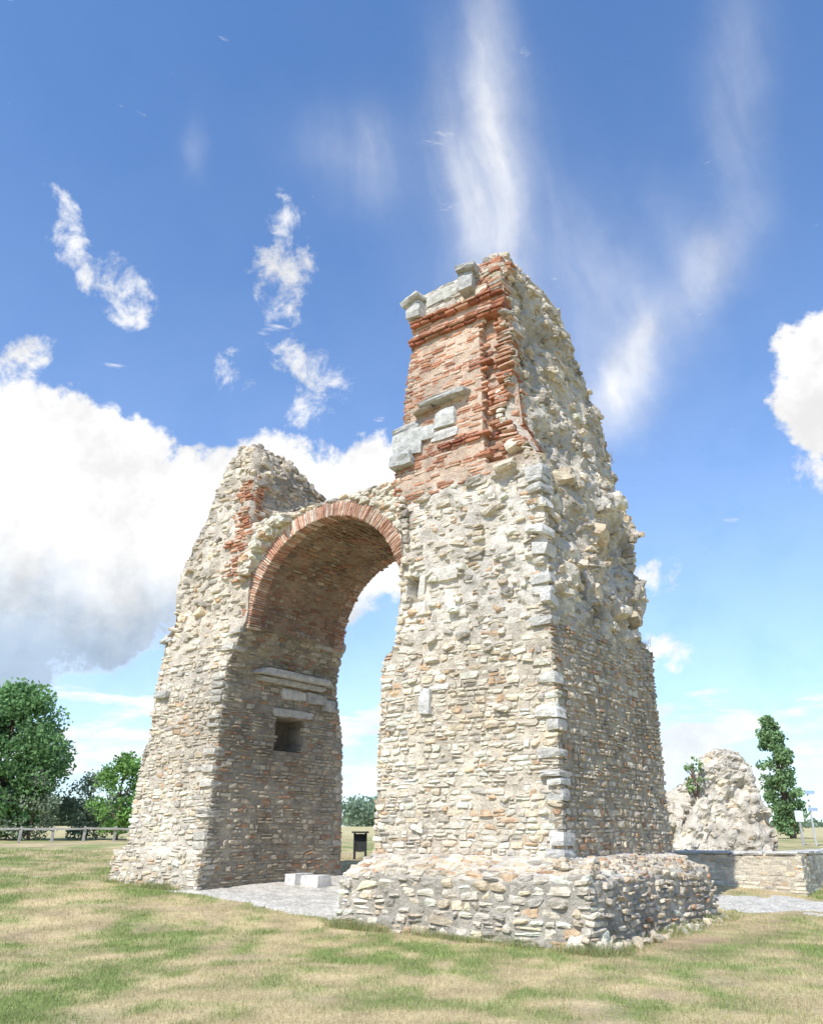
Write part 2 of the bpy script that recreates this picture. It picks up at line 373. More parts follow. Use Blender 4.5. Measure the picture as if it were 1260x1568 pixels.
LP.courses(s2,'b',.2,11.2,(.14,.26),(.2,.5),'side',(-.03,.06),rot=.1)
LP.scatter(s2,'l',170,3.5,11.2,(.08,.28),'rub',.4,.0); LP.scatter(s2,'f',140,6,11.2,(.07,.26),'rub',.25,-.01,mask=lambda u,z:not bmask(u,z))
LP.scatter(s2,'r',100,9.1,11.3,(.08,.28),'rub',.4,.0)
for i in range(200):
    z=rng.uniform(10.8,11.45);a0,a1,b0,b1=LP.lim(z)
    q=rng.uniform(.08,.22); s2.add(LP.W(rng.uniform(a0,a1),rng.uniform(b0,b1),z),F,R,(q*1.4,q*.7,q),pal('rub'),.35)
z=.2
while z<6.2:
    h=rng.uniform(.08,.2); w=rng.uniform(.18,.5)
    a0=LP.lim(z+h/2)[0]
    if rng.random()<.6: blk.add(LP.W(a0+.2,.0+w/2-.06,z+h/2),R,-F,(w,h*.88,.43),np.array((.64,.60,.52))*rng.uniform(.75,1.1),.03)
    if rng.random()<.8: 
        b1=LP.lim(z+h/2)[3]; blk.add(LP.W(a0+.2,b1-w/2+.05,z+h/2),R,-F,(w,h*.88,.46),pal('side')*.92,.02)
    z+=h
Gp=(.64,.61,.55)
block(blk,LP,'r',2.25,5.42,2.75,.17,.30,Gp,.7,.0); block(blk,LP,'r',2.25,5.25,2.6,.14,.18,(.56,.53,.47),.6,.0)
block(blk,LP,'r',2.35,4.98,.9,.26,.10,Gp,.5,.01);block(blk,LP,'r',3.2,4.98,.75,.26,.12,(.57,.54,.48),.5,.01); block(blk,LP,'r',3.7,4.86,.4,.3,.16,Gp,.5,.0)
block(blk,LP,'r',2.4,4.51,1.5,.19,.07,(.59,.56,.50),.5,.01)
block(blk,LP,'r',3.15,6.36,1.2,.28,.06,(.58,.54,.47),.4,.02);block(blk,LP,'r',1.9,6.45,.7,.2,.05,(.52,.48,.42),.4,.02)
block(blk,LP,'f',11.1,6.35,.5,.12,.15,G2,.6,.05); block(blk,LP,'f',10.9,4.9,.5,.16,.15,G2,.5,.05)
# ================================================================= ARCH
cx,cz,r0=5.72,6.3,2.3; bF,bB=.12,3.55; ztop=8.97
th=np.linspace(0,math.pi,140)
def outer(t):
    dx,dz=math.cos(t),math.sin(t)
    r=9
    if dz>0: r=min(r,(ztop-cz)/dz)
    if dx>0: r=min(r,(8.35-cx)/dx)
    if dx<0: r=min(r,(cx-3.3)/-dx)
    return max(r,2.32)
AW=lambda a,b,z: P0+a*F+b*R+z*UPV
bs=np.linspace(bF,bB,50); rsF=np.linspace(0,1,9)
V=[];C=[]
for t in th:
    ro=outer(t); ca,sa=math.cos(t),math.sin(t); row=[]
    for b in bs: row.append((r0,b,'s'))
    for q in rsF[1:]: row.append((r0+(ro-r0)*q,bB,'b'))
    for b in bs[::-1][1:]: row.append((ro,b,'t'))
    for q in rsF[::-1][1:-1]: row.append((r0+(ro-r0)*q,bF,'f'))
    for r,b,k in row:
        a=cx+r*ca;z=cz+r*sa
        n=float(fbm(np.array([a,b,z]),2.2,55,3))
        if k=='s': r2=r+.035*n; a=cx+r2*ca;z=cz+r2*sa
        elif k=='t': z+=.03*n
        else: b+= .03*n
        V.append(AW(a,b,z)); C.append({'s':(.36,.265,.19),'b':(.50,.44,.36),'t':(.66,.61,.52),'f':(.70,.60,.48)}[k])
nc=len(row);nt_=len(th)
Q=[[i*nc+j,(i+1)*nc+j,(i+1)*nc+(j+1)%nc,i*nc+(j+1)%nc] for i in range(nt_-1) for j in range(nc)]
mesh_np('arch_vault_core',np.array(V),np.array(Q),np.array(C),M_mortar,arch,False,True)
t=0.02
while t<math.pi-.02:
    dt=rng.uniform(.06,.12)/r0; tc=t+dt/2; nrm=-(math.cos(tc)*F+math.sin(tc)*UPV)
    b=bF+.3
    while b<bB:
        w=rng.uniform(.12,.38)
        if rng.random()>.14:
            p=AW(cx+(r0+.05)*math.cos(tc),min(b+w/2,bB-.08),cz+(r0+.05)*math.sin(tc))
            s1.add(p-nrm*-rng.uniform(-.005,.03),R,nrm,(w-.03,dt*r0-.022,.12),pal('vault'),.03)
        b+=w
    t+=dt
for bb,sgn in ((bF,-1),(bB,1)):
    t=-.02
    while t<math.pi+.02:
        dt=rng.uniform(.052,.068)/r0; tc=t+dt/2
        rad=math.cos(tc)*F+math.sin(tc)*UPV; tan=-math.sin(tc)*F+math.cos(tc)*UPV
        ln=rng.uniform(.33,.40)
        if not (math.cos(tc)<0 and cz+r0*math.sin(tc)<6.95):
            p=AW(cx+(r0+ln/2-.02)*math.cos(tc),bb,cz+(r0+ln/2-.02)*math.sin(tc))+sgn*R*(.03-.2+rng.uniform(0,.02))
            br.add(p,tan,sgn*R,(dt*r0-.012,ln,.4),pal('ring'),.015)
        t+=dt
for i in range(1100):
    a=rng.uniform(3.4,8.2);z=rng.uniform(6.3,8.95); r=math.hypot(a-cx,z-cz)
    if r<r0+.42: continue
    q=rng.uniform(.08,.18)
    s2.add(AW(a,bF+.06+rng.uniform(-.04,.02),z),F,-R,(q*1.6,q*.8,.25),pal('white'),.08)
a=3.5
while a<7.9:
    w=rng.uniform(.2,.5); 
    for b in np.arange(bF-.02,bB,.3):
        s2.add(AW(a+w/2,b+.12,ztop+.0+rng.uniform(-.015,.015)),F,R,(w,.09,.3),pal('rub')*1.05,.03)
    a+=w
for i in range(90):
    z=rng.uniform(6.2,8.9); a=cx+math.sqrt(max(2.78**2-(z-cz)**2,.2))+rng.uniform(-.02,.3)
    if a>8.25: continue
    q=rng.uniform(.12,.28); s2.add(AW(a,bF-.12+rng.uniform(-.05,.1),z),F,-R,(q*1.3,q*.7,.4),pal('white')*1.0,.22)
# ================================================================= PLINTHS
def eP(k,u,z,p): return .05*fbm(p,1.3,221,3)+.02*fbm(p,4,222,2)
prP={'a0':[(-.3,-.74),(.9,-.68),(1.0,-.60),(1.12,-.3),(1.3,.05)],'a1':[(-.3,4.25),(.9,4.2),(1.0,4.12),(1.3,3.95)],
     'b0':[(-.3,-.73),(.9,-.66),(1.0,-.58),(1.12,-.3),(1.3,.05)],'b1':[(-.3,5.3),(.9,5.3),(1.0,5.2),(1.3,5.05)]}
PP=Mass(P0,F,R,prP,eP,-.3,1.28)
PP.body('right_plinth_core',lambda k,u,z:((np.array([.44,.40,.335])*(1-sm(z,.85,1.0)[...,None])+np.array([.64,.58,.49])*sm(z,.85,1.0)[...,None])*(1+.15*fbm(np.stack([u,z,0*z],-1),6,5)[...,None])),arch,dz=.03,rough=.015)
pl=Rocks()
PP.courses(pl,'f',-.05,.97,(.08,.19),(.12,.42),['white','white','rub'],(.0,.065),depth=.22,rot=.07,gap=.028,drop=.05,wav=.14)
PP.courses(pl,'r',-.05,.97,(.08,.19),(.12,.36),['rub','side'],(.0,.08),depth=.22,rot=.08,gap=.032,drop=.05,wav=.14)
PP.courses(pl,'l',-.05,.97,(.10,.2),(.18,.5),'white',(-.0,.05),depth=.22,rot=.05,gap=.03)
PP.courses(pl,'b',-.05,.97,(.10,.2),(.18,.5),'side',(-.0,.05),depth=.22,rot=.05,gap=.03)
for i in range(420):
    if rng.random()<.5: a=rng.uniform(-.55,4.1);b=rng.uniform(-.55,.0);d=-b
    else: a=rng.uniform(-.55,.0);b=rng.uniform(-.5,5.2);d=-a
    q=rng.uniform(.08,.24)
    pl.add(AW(a,b,1.27-.27*min(1,max(d,0)/.58)-.045+rng.uniform(-.02,.012)),F,R,(q*1.4,.09,q),pal('side')*1.1,.05)
for i in range(45):
    q=rng.uniform(.10,.24); d=abs(rng.normal())*.18
    pl.add(P0+F*(-.70-d*.6+rng.uniform(0,.5))+R*(-.68-d*.6+rng.uniform(0,.5))+UPV*rng.uniform(0,.15),F,R,(q*1.3,q*.8,q),pal('white'),.4)
for i in range(70):
    q=rng.uniform(.05,.15)
    pl.add(P0+F*(-.80-rng.uniform(0,.25))+R*rng.uniform(-.7,5.3)+UPV*rng.uniform(0,.06),F,R,(q*1.3,q*.8,q),pal('rub'),.5)
pl.build('plinth_stones',3,8,.065,M_stone,arch)
s1.build('coursed_rubble_facing',2,9,.07,M_stone,arch)
s2.build('eroded_rubble',3,8,.07,M_stone,arch)
br.build('brick_facing',2,12,.045,M_stone,arch)
blk.build('dressed_blocks',3,12,.035,M_stone,arch)
# ================================================================= low wall
wall=empty('low_stone_wall')
wo=np.array([9.65,21.7,0.])
wr=Rocks()
def ew(k,u,z,p): return .015*fbm(p,2,9,2)
for nm in ('front','side'):
    if nm=='front': A_,B_,pr=F,R,{'a0':[(-.2,0),(1.2,0)],'a1':[(-.2,6.),(1.2,6.)],'b0':[(-.2,0),(1.2,0)],'b1':[(-.2,.62),(1.2,.62)]}
    else: A_,B_,pr=F,R,{'a0':[(-.2,.004),(1.2,.004)],'a1':[(-.2,.6),(1.2,.6)],'b0':[(-.2,.6),(1.2,.6)],'b1':[(-.2,9),(1.2,9)]}
    ms=Mass(wo,A_,B_,pr,ew,-.2,1.13)
    ms.body(nm+'_core',lambda k,u,z:np.array([.68,.62,.50])*(1+.0*u)[...,None],wall,dz=.1,du=.12)
    for k in ('f','r','l','b'):
        if (nm,k)==('side','f'): continue
        ms.courses(wr,k,-.0,1.1,(.08,.14),(.16,.5),'white',(.003,.02),gap=.014,drop=.02,wav=.01)
    if nm=='front':
        u=0
        while u<6: wr.add(ms.W(u+.42,.3,1.17),F,R,(.84,.09,.74),pal('grey')*1.12,.004); u+=.85
    else:
        u=.7
        while u<9: wr.add(ms.W(.3,u+.42,1.17),R,F,(.84,.09,.74),pal('grey')*1.12,.004); u+=.85
wr.build('wall_stones',2,9,.045,M_stone,wall)
# ================================================================= fallen ruin
ruin=empty('fallen_masonry_ruin')
prU={'a0':[(.2,-.1),(1.5,0),(2.4,.12),(2.9,.35),(3.2,.9),(3.7,1.5),(4.25,1.95)],'a1':[(.2,3.4),(1.2,3.25),(2.2,3.0),(3.0,2.85),(3.7,2.7),(4.25,2.35)],
     'b0':[(.2,0),(2.5,.4),(4.25,1.0)],'b1':[(.2,2.8),(2.5,2.4),(4.25,1.6)]}
RU=Mass((8.45,27.3,0),(1,0,0),(0,1,0),prU,lambda k,u,z,p:.70*fbm(p,.8,307,4)+.2*fbm(p,3,311,3),.2,4.2)
RU.body('ruin_core',lambda k,u,z:np.array([.64,.585,.49])*(1+.25*fbm(np.stack([u,z,0*z],-1),3,5))[...,None],ruin,dz=.06,du=.06,rough=.07)
ru=Rocks()
for k in 'frlb': RU.scatter(ru,k,200,.3,4.2,(.07,.26),'rub',.35,-.03)
for i in range(40):
    z=rng.uniform(3.9,4.3);a0,a1,b0,b1=RU.lim(z);q=rng.uniform(.08,.2)
    ru.add(RU.W(rng.uniform(a0,a1),rng.uniform(b0,b1),z),F,R,(q,q*.7,q),pal('rub'),.5)
ru.build('ruin_rocks',3,6,.09,M_stone,ruin)
# ================================================================= GROUND
xs=np.sinh(np.linspace(-7.2,7.2,361)); xs=xs/xs.max()*1800
ys=np.concatenate([np.linspace(-30,7,30),np.linspace(7.2,32,170),32+np.sinh(np.linspace(.05,7,150))*3.6])
Xg,Yg=np.meshgrid(xs,ys,indexing='ij'); Zg=ground_z(Xg,Yg)
def dry(X,Y):
    p=np.stack([X,Y*.8,0*X],-1); return np.clip(.58+1.25*fbm(p,.5,61,5)+1.1*fbm(p,2.4,66,3),0,1)
DR=np.array([.54,.43,.24]);GR=np.array([.27,.31,.11])
d=dry(Xg,Yg)[...,None]; cg=GR*(1-d)+DR*d
bare=sm(fbm(np.stack([Xg,Yg,0*Xg],-1),1.1,95,4),.22,.45)[...,None]*.6
cg=cg*(1-bare)+bare*np.array([.46,.35,.22])
dx=Xg-P0[0];dy=Yg-P0[1];aa=dx*F[0]+dy*F[1];b_=dx*R[0]+dy*R[1]
dirt=np.clip(1-np.hypot((aa+1.6)/1.3,(b_-2.0)/3.8),0,1)[...,None]*1.4*np.clip(.6+fbm(np.stack([Xg,Yg,0*Xg],-1),1.5,90,3)[...,None],0,1)
dirt=np.clip(dirt,0,.9); cg=cg*(1-dirt)+dirt*np.array([.44,.31,.20])
far=sm(Yg,45,75)[...,None]; cg=cg*(1-far)+far*np.array([.55,.47,.25])
n1,n2=Xg.shape; i=np.arange(n1-1)[:,None];j=np.arange(n2-1)[None]
Q=np.stack([i*n2+j,(i+1)*n2+j,(i+1)*n2+j+1,i*n2+j+1],-1).reshape(-1,4)
mesh_np('ground',np.stack([Xg,Yg,Zg],-1).reshape(-1,3),Q,cg.reshape(-1,3),M_ground,None,True)
def gravel_mask(X,Y):
    dx=X-P0[0];dy=Y-P0[1]; a=dx*F[0]+dy*F[1]; b=dx*R[0]+dy*R[1]
    n=.35*fbm(np.stack([X,Y,0*X],-1),1.2,71,3)
    m1=np.minimum(np.minimum(a-4.0,9.4-a),np.minimum(b+.35,9-b))+n*.8
    m2=1.25-np.hypot((X-8.1)*.6,(Y-20.0)*1.0)+n*2.2
    return np.maximum(m1,m2)
gx=np.arange(-8,13,.1);gy=np.arange(14,30,.1)
GX,GY=np.meshgrid(gx,gy,indexing='ij');gm=gravel_mask(GX,GY)
GZ=ground_z(GX,GY)+np.clip(gm*.15,-.02,.02)+.008*vn(np.stack([GX,GY,0*GX],-1),9,5)
ng1,ng2=GX.shape;i=np.arange(ng1-1)[:,None];j=np.arange(ng2-1)[None]
Q=np.stack([i*ng2+j,(i+1)*ng2+j,(i+1)*ng2+j+1,i*ng2+j+1],-1)
keep=(gm[:-1,:-1]>-.08); Q=Q[keep]
gn=fbm(np.stack([GX,GY,0*GX],-1),5,88,3)[...,None]
mesh_np('gravel_path',np.stack([GX,GY,GZ],-1).reshape(-1,3),Q,(np.array([.62,.58,.50])*(1+.3*gn)).reshape(-1,3),M_gravel,None,True)
def blades(n,X,Y,hmin,hmax,wid,colf,Z=None):
    if Z is None: Z=ground_z(X,Y)
    ang=rng.uniform(0,6.28,n); h=rng.uniform(hmin,hmax)
    lean=rng.normal(size=(n,2))*.5
    dx=np.cos(ang)*wid;dy=np.sin(ang)*wid
    a=np.stack([X-dx,Y-dy,Z-.01],-1);b=np.stack([X+dx,Y+dy,Z-.01],-1);c=np.stack([X+lean[:,0]*h,Y+lean[:,1]*h,Z+h],-1)
    V=np.stack([a,b,c],1).reshape(-1,3); col=np.repeat(colf[:,None,:],3,1).reshape(-1,3)
    return V,np.arange(3*n).reshape(-1,3),col
n=450000
Y=7.5+rng.random(n)**1.5*22; X=(rng.random(n)*2-1)*(Y*.62+.5)
dx=X-P0[0];dy=Y-P0[1];a=dx*F[0]+dy*F[1];b=dx*R[0]+dy*R[1]
ok=~((a>-.75)&(a<4.2)&(b>-.7)&(b<5.4))&~((a>8.9)&(a<12)&(b>-.1)&(b<4.7))&(gravel_mask(X,Y)<.0+rng.normal(size=n)*.15)
dd=dry(X,Y); ok&=rng.random(n)<(1.0-.6*dd)
ok&=rng.random(n)<1-1.1*np.clip(1-np.hypot((a+1.6)/1.3,(b-2.0)/3.8),0,1)
ok&=rng.random(n)<1-.75*sm(fbm(np.stack([X,Y,0*X],-1),1.1,95,4),.22,.45)
X,Y,dd=X[ok],Y[ok],dd[ok];n=len(X)
k=np.clip(dd+rng.normal(size=n)*.25,0,1)[:,None]
cc=(np.array([.25,.34,.10])*(1-k)+np.array([.62,.51,.29])*k)*rng.uniform(.65,1.2,(n,1))
sc_=1+(Y-8)*.05
v,f,c=blades(n,X,Y,.012*sc_,.05*sc_,.004*sc_,cc)
mesh_np('grass',v,f,c,M_grass)
Xs=[];Ys=[]
def along(a0,b0,a1,b1,n,sp):
    t=rng.random(n); cl=fbm(np.stack([t*6,t*0+a0,t*0],-1),1,5); kk=rng.random(n)<np.clip(.35+cl*1.8,.04,1)
    t=t[kk];m=len(t)
    a=a0+(a1-a0)*t+rng.normal(size=m)*sp;b=b0+(b1-b0)*t+rng.normal(size=m)*sp
    Xs.append(P0[0]+a*F[0]+b*R[0]);Ys.append(P0[1]+a*F[1]+b*R[1])
along(-.9,-.88,4.3,-.85,8000,.08);along(-.95,-.8,-.9,5.5,5000,.12);along(4.4,-.8,4.4,1,1500,.1);along(9.2,-.25,12.2,-.25,4500,.08)
X=np.concatenate(Xs);Y=np.concatenate(Ys);n=len(X);k=rng.random((n,1))**1.2
cc=(np.array([.18,.30,.08])*(1-k)+np.array([.55,.44,.26])*k)*rng.uniform(.7,1.2,(n,1))
hm=.05+.18*np.clip(.5+fbm(np.stack([X,Y,0*X],-1),2,9),0,1)
v,f,c=blades(n,X,Y,.04*np.ones(n),hm+.03,.005,cc)
mesh_np('weeds',v,f,c,M_grass)
pts=[]
for (z,bc,sp,m) in ((13.75,2.6,.35,260),(10.55,5.1,.22,260),(13.2,3.2,.2,140),(12.0,4.2,.2,90),(5.6,4.9,.3,120)):
    for i in range(m):
        zz=z+rng.normal()*.03; a0=RP.lim(zz)[0]; pts.append(AW(a0+rng.uniform(-.05,.6),bc+rng.normal()*sp*.5,zz))
pts=np.array(pts);n=len(pts)
cc=np.array([.50,.40,.18])*rng.uniform(.7,1.2,(n,1))
v,f,c=blades(n,pts[:,0],pts[:,1],.08*np.ones(n),.28*np.ones(n),.006,cc,pts[:,2])
o_=mesh_np('dry_grass_tufts',v,f,c,M_grass,arch)
# ================================================================= TREES
def tube(pts,rad,n=8):
    V=[];Q=[]
    for i,(p,r) in enumerate(zip(pts,rad)):
        p=np.array(p,float)
        d=np.array(pts[min(i+1,len(pts)-1)],float)-np.array(pts[max(i-1,0)],float); d/=np.linalg.norm(d)+1e-9
        x=np.cross(d,[0.3,1,.1]);x/=np.linalg.norm(x);y=np.cross(d,x)
        for k in range(n):
            t=2*math.pi*k/n; V.append(p+r*(math.cos(t)*x+math.sin(t)*y))
    for i in range(len(pts)-1):
        for k in range(n): Q.append([i*n+k,i*n+(k+1)%n,(i+1)*n+(k+1)%n,(i+1)*n+k])
    return V,Q
def leafmesh(name,P,size,col,parent=None):
    n=len(P); u=rng.normal(size=(n,3));u/=np.linalg.norm(u,axis=1)[:,None]
    w=np.cross(u,rng.normal(size=(n,3)));w/=np.linalg.norm(w,axis=1)[:,None]
    s=(size*rng.uniform(.6,1.3,n))[:,None]
    V=np.stack([P-u*s,P-w*s*.6,P+u*s,P+w*s*.6],1).reshape(-1,3)
    return mesh_np(name,V,np.arange(4*n).reshape(-1,4),np.repeat(col[:,None],4,1).reshape(-1,3),M_leaf,parent)
def clumps(n,cl,leafn):
    pts=[];cs=[]
    for (c,r) in cl:
        m=int(leafn*r**2); q=rng.normal(size=(m,3)); q/=np.linalg.norm(q,axis=1)[:,None]; q*=(rng.random((m,1))**.45)*r
        pts.append(np.array(c)+q*np.array([1,1,.8])); cs.append(np.full(m,rng.uniform(.75,1.3)))
    return np.concatenate(pts),np.concatenate(cs)
def tree(name,x,y,H,rx,z0f=.2,base=(.10,.17,.04),ncl=70,leaf=.13,pointed=0,leafn=260,cr=(.22,.42),lean=0):
    g=float(ground_z(x,y)); e=empty(name)
    Vt=[];Qt=[]
    def addt(p,r):
        v,q=tube(p,r,7); o=len(Vt); Vt.extend(v); Qt.extend([[a+o for a in f] for f in q])
    addt([(x,y,g-.2),(x+.05,y,g+H*.3),(x-.05+lean*.5,y,g+H*.6),(x+lean,y,g+H*.9)],[H*.028,H*.02,H*.012,H*.004])
    cl=[]
    for i in range(ncl):
        t=rng.random(); zc=z0f+(1-z0f)*t
        prof=math.sin(min(1,(t*.93+.07))*math.pi)**.6 if not pointed else (math.sin(min(1,t*.9+.12)*math.pi)**.45)*(1-.25*t) if t*.9+.12<1 else .2
        rr=rx*prof*rng.uniform(.35,1.0)**.6; th=rng.uniform(0,6.28)
        c=(x+lean*zc+rr*math.cos(th),y+rr*math.sin(th),g+H*zc*.97)
        r=rx*rng.uniform(*cr); cl.append((c,r))
        if i%3==0: addt([(x+lean*zc*.6,y,g+H*max(.15,zc-.18)),((x+c[0])/2,(y+c[1])/2,g+H*(zc-.06)),c],[H*.009,H*.006,H*.002])
    P,cs=clumps(0,cl,leafn)
    col=np.array(base)[None]*cs[:,None]*rng.uniform(.7,1.35,(len(P),1))
    mesh_np('trunk',np.array(Vt),np.array(Qt),np.tile(np.array([.16,.12,.09]),(len(Vt),1)),M_wood,e,True)
    leafmesh('crown',P,leaf,col,e)
tree('broadleaf_tree',-21.2,44,7.7,2.9,.08,(.19,.33,.13),130,.12)
tree('broadleaf_tree.001',-15.0,44,4.1,1.4,.10,(.21,.37,.10),65,.10,cr=(.28,.45))
tree('bush',-19.0,43,3.3,1.5,.05,(.25,.30,.20),50,.09,leafn=180)
tree('bush.001',-17.3,46,3.2,1.6,.05,(.22,.28,.18),50,.10,leafn=200)
tree('bush.002',-13.6,47,2.3,1.2,.05,(.22,.29,.14),30,.10,leafn=180)
tree('poplar_tree',26.4,60,8.3,1.2,.06,(.20,.31,.14),120,.13,pointed=1,leafn=330,lean=-.5,cr=(.28,.48))
tree('bush.003',9.35,27.9,3.5,.40,.66,(.23,.34,.13),16,.07,leafn=700)
cl=[]
for i in range(900):
    y=rng.uniform(150,260); x=rng.uniform(-.62,.62)*y
    h=1.6+3.2*max(0,float(vn(np.array([x*.03,y*.002,0]),1,5))+.35)
    if abs(x/y+.03)<.04: h+=2.0
    if x/y>.3: h*=.6
    g=float(ground_z(x,y))
    for k in range(2): cl.append(((x+rng.normal(),y,g+h*rng.uniform(.2,.8)),h*rng.uniform(.4,.6)))
P,cs=clumps(0,cl,26)
leafmesh('distant_trees',P,.42,np.array([.23,.31,.21])[None]*cs[:,None]*rng.uniform(.8,1.2,(len(P),1)))
# ================================================================= fence, block, table, sign
fe=empty('wooden_fence');fr=Rocks()
x0,y0,x1,y1=-21.5,35.0,-10.0,41
L_=math.hypot(x1-x0,y1-y0);D_=np.array([(x1-x0)/L_,(y1-y0)/L_,0]);Nn_=np.array([D_[1],-D_[0],0])
sp=1.3
for i in range(int(L_/sp)+1):
    p=np.array([x0,y0,0])+D_*sp*i;g=float(ground_z(p[0],p[1])); fr.add(p+UPV*(g+.22),D_,Nn_,(.12,.9,.12),(.40,.37,.33),.02)
    if i%2==0:
        p2=p+D_*sp; g=float(ground_z(p2[0],p2[1])); fr.add(p2+UPV*(g+.55)+Nn_*.08,D_,Nn_,(sp*2+.02,.09,.05),(.46,.43,.38),.004)
fr.build('posts_and_rails',2,10,.02,M_wood,fe)
be=empty('white_stone_block');bk=Rocks()
def bb(a,b,z,w,d,h,c,rk): rk.add(AW(a,b,z),F,R,(w,h,d),np.array(c),.0)
g=float(ground_z(*AW(7.5,2.3,0)[:2]))
bb(7.64,2.45,g+.10,.56,.50,.34,(.80,.79,.76),bk);bb(8.09,2.35,g+.11,.34,.66,.38,(.76,.75,.72),bk)
bk.build('slabs',3,20,.006,M_stone,be)
ta=empty('information_desk');tk=Rocks();tx,ty=-1.68,28.5;g=float(ground_z(tx,ty))
X_=np.array([1.,0,0]);Y_=np.array([0,1.,0])
for sx in (-.18,.18):
    tk.add(np.array([tx+sx,ty,g+.35]),X_,-Y_,(.08,.9,.08),(.05,.05,.05),0)
tk.add(np.array([tx,ty,g+.82]),X_,-Y_,(.56,.06,.45),(.07,.065,.06),0);tk.add(np.array([tx,ty,g+.50]),X_,-Y_,(.32,.55,.05),(.05,.05,.05),0)
tk.build('frame',2,20,.003,M_wood,ta)
sg=empty('sign_post');sk=Rocks();x,y=18.6,40;g=float(ground_z(x,y))
sk.add(np.array([x,y,g+1.2]),X_,-Y_,(.07,2.5,.07),(.5,.5,.5),0)
for q,c in ((2.35,(.35,.47,.62)),(2.1,(.7,.7,.7)),(1.85,(.75,.75,.75)),(1.6,(.35,.45,.58))): sk.add(np.array([x+.1,y-.06,g+q]),X_,-Y_,(.45,.16,.03),c,0)
sk.add(np.array([x-.45,y+.3,g+.7]),X_,-Y_,(.08,1.4,.08),(.4,.4,.4),0);sk.add(np.array([x-.45,y+.25,g+1.3]),X_,-Y_,(.4,.5,.03),(.7,.72,.75),0)
sk.build('pole_and_plates',2,20,.002,mat_attr('painted_metal',.1,3,10,0,.5),sg)
# ================================================================= WORLD
w=bpy.data.worlds.new('World');sc.world=w;w.use_nodes=True;nt=w.node_tree;N=nt.nodes;L=nt.links
for n_ in list(N): N.remove(n_)
out=N.new('ShaderNodeOutputWorld');bg=N.new('ShaderNodeBackground');bc=N.new('ShaderNodeBackground');mx=N.new('ShaderNodeMixShader')
sky=N.new('ShaderNodeTexSky');sky.sky_type='NISHITA';sky.sun_disc=False
EL,AZ=49,211.3
sky.sun_elevation=math.radians(EL);sky.sun_rotation=math.radians(AZ);sky.air_density=1.0;sky.dust_density=.3;sky.ozone_density=3.0
tint=N.new('ShaderNodeVectorMath');tint.operation='MULTIPLY';tint.inputs[1].default_value=(.92,1.30,1.64)
L.new(sky.outputs[0],tint.inputs[0]);L.new(tint.outputs[0],bg.inputs[0]);bg.inputs[1].default_value=.15
tc=N.new('ShaderNodeTexCoord')
def mth(op,*a,clamp=False):
    m=N.new('ShaderNodeMath');m.operation=op;m.use_clamp=clamp
    for i,v in enumerate(a):
        if isinstance(v,(int,float)): m.inputs[i].default_value=v
        else: L.new(v,m.inputs[i])
    return m.outputs[0]
def nz(vec,s,d,r=.55,dist=0,colr=False):
    n_=N.new('ShaderNodeTexNoise');n_.inputs['Scale'].default_value=s;n_.inputs['Detail'].default_value=d;n_.inputs['Roughness'].default_value=r;n_.inputs['Distortion'].default_value=dist
    L.new(vec,n_.inputs['Vector']);return n_.outputs[1 if colr else 0]
G_=tc.outputs['Generated']
wv=nz(G_,5,5,.6,0,True)
sx=N.new('ShaderNodeSeparateXYZ');L.new(G_,sx.inputs[0])
wx=N.new('ShaderNodeSeparateXYZ');L.new(wv,wx.inputs[0])
DEG=57.29578
az0=mth('MULTIPLY',mth('ARCTAN2',sx.outputs[0],sx.outputs[1]),DEG)
el0=mth('MULTIPLY',mth('ARCSINE',sx.outputs[2]),DEG)
wxa=mth('SUBTRACT',wx.outputs[0],.5);wya=mth('SUBTRACT',wx.outputs[1],.5)
def blob(a,e,rx,ry,wt=1.0,rot=0):
    dx=mth('SUBTRACT',az,a);dy=mth('SUBTRACT',el,e)
    if rot:
        c,s=math.cos(math.radians(rot)),math.sin(math.radians(rot))
        dx,dy=mth('ADD',mth('MULTIPLY',dx,c),mth('MULTIPLY',dy,s)),mth('SUBTRACT',mth('MULTIPLY',dy,c),mth('MULTIPLY',dx,s))
    dx=mth('DIVIDE',dx,rx);dy=mth('DIVIDE',dy,ry)
    d=mth('ADD',mth('MULTIPLY',dx,dx),mth('MULTIPLY',dy,dy))
    return mth('MULTIPLY',mth('SUBTRACT',1,d),wt)
def soft(a,e,rx,ry,wt,rot=0):
    b=blob(a,e,rx,ry,1,rot)
    return mth('MULTIPLY',mth('EXPONENT',mth('MULTIPLY',mth('SUBTRACT',b,1),1.3)),wt)
def fold(op,l):
    r=l[0]
    for q in l[1:]: r=mth(op,r,q)
    return r
def ss(v,a,b):
    m=N.new('ShaderNodeMapRange');m.interpolation_type='SMOOTHSTEP';L.new(v,m.inputs[0])
    if a<b: m.inputs[1].default_value=a;m.inputs[2].default_value=b
    else: m.inputs[1].default_value=b;m.inputs[2].default_value=a;m.inputs[3].default_value=1;m.inputs[4].default_value=0
    return m.outputs[0]
def comb(x,y,z=0.):
    c=N.new('ShaderNodeCombineXYZ')
    for i,v in enumerate((x,y,z)):
        if isinstance(v,(int,float)): c.inputs[i].default_value=v
        else: L.new(v,c.inputs[i])
    return c.outputs[0]
nA=nz(G_,9,8,.6);nB=nz(G_,24,7,.65,.3)
nAc=mth('SUBTRACT',nA,.5);nBc=mth('SUBTRACT',nB,.5)
az=mth('ADD',az0,mth('MULTIPLY',wxa,13));el=mth('ADD',el0,mth('MULTIPLY',wya,9))
cum=fold('MAXIMUM',[blob(-36,18,17,13),blob(-24,19,10.5,9),blob(-12,19,12,7.5),blob(-2,21,9,5.5,.8),blob(35,27.5,7.5,6.5),
         blob(60,25,14,10),blob(-75,22,20,12)])
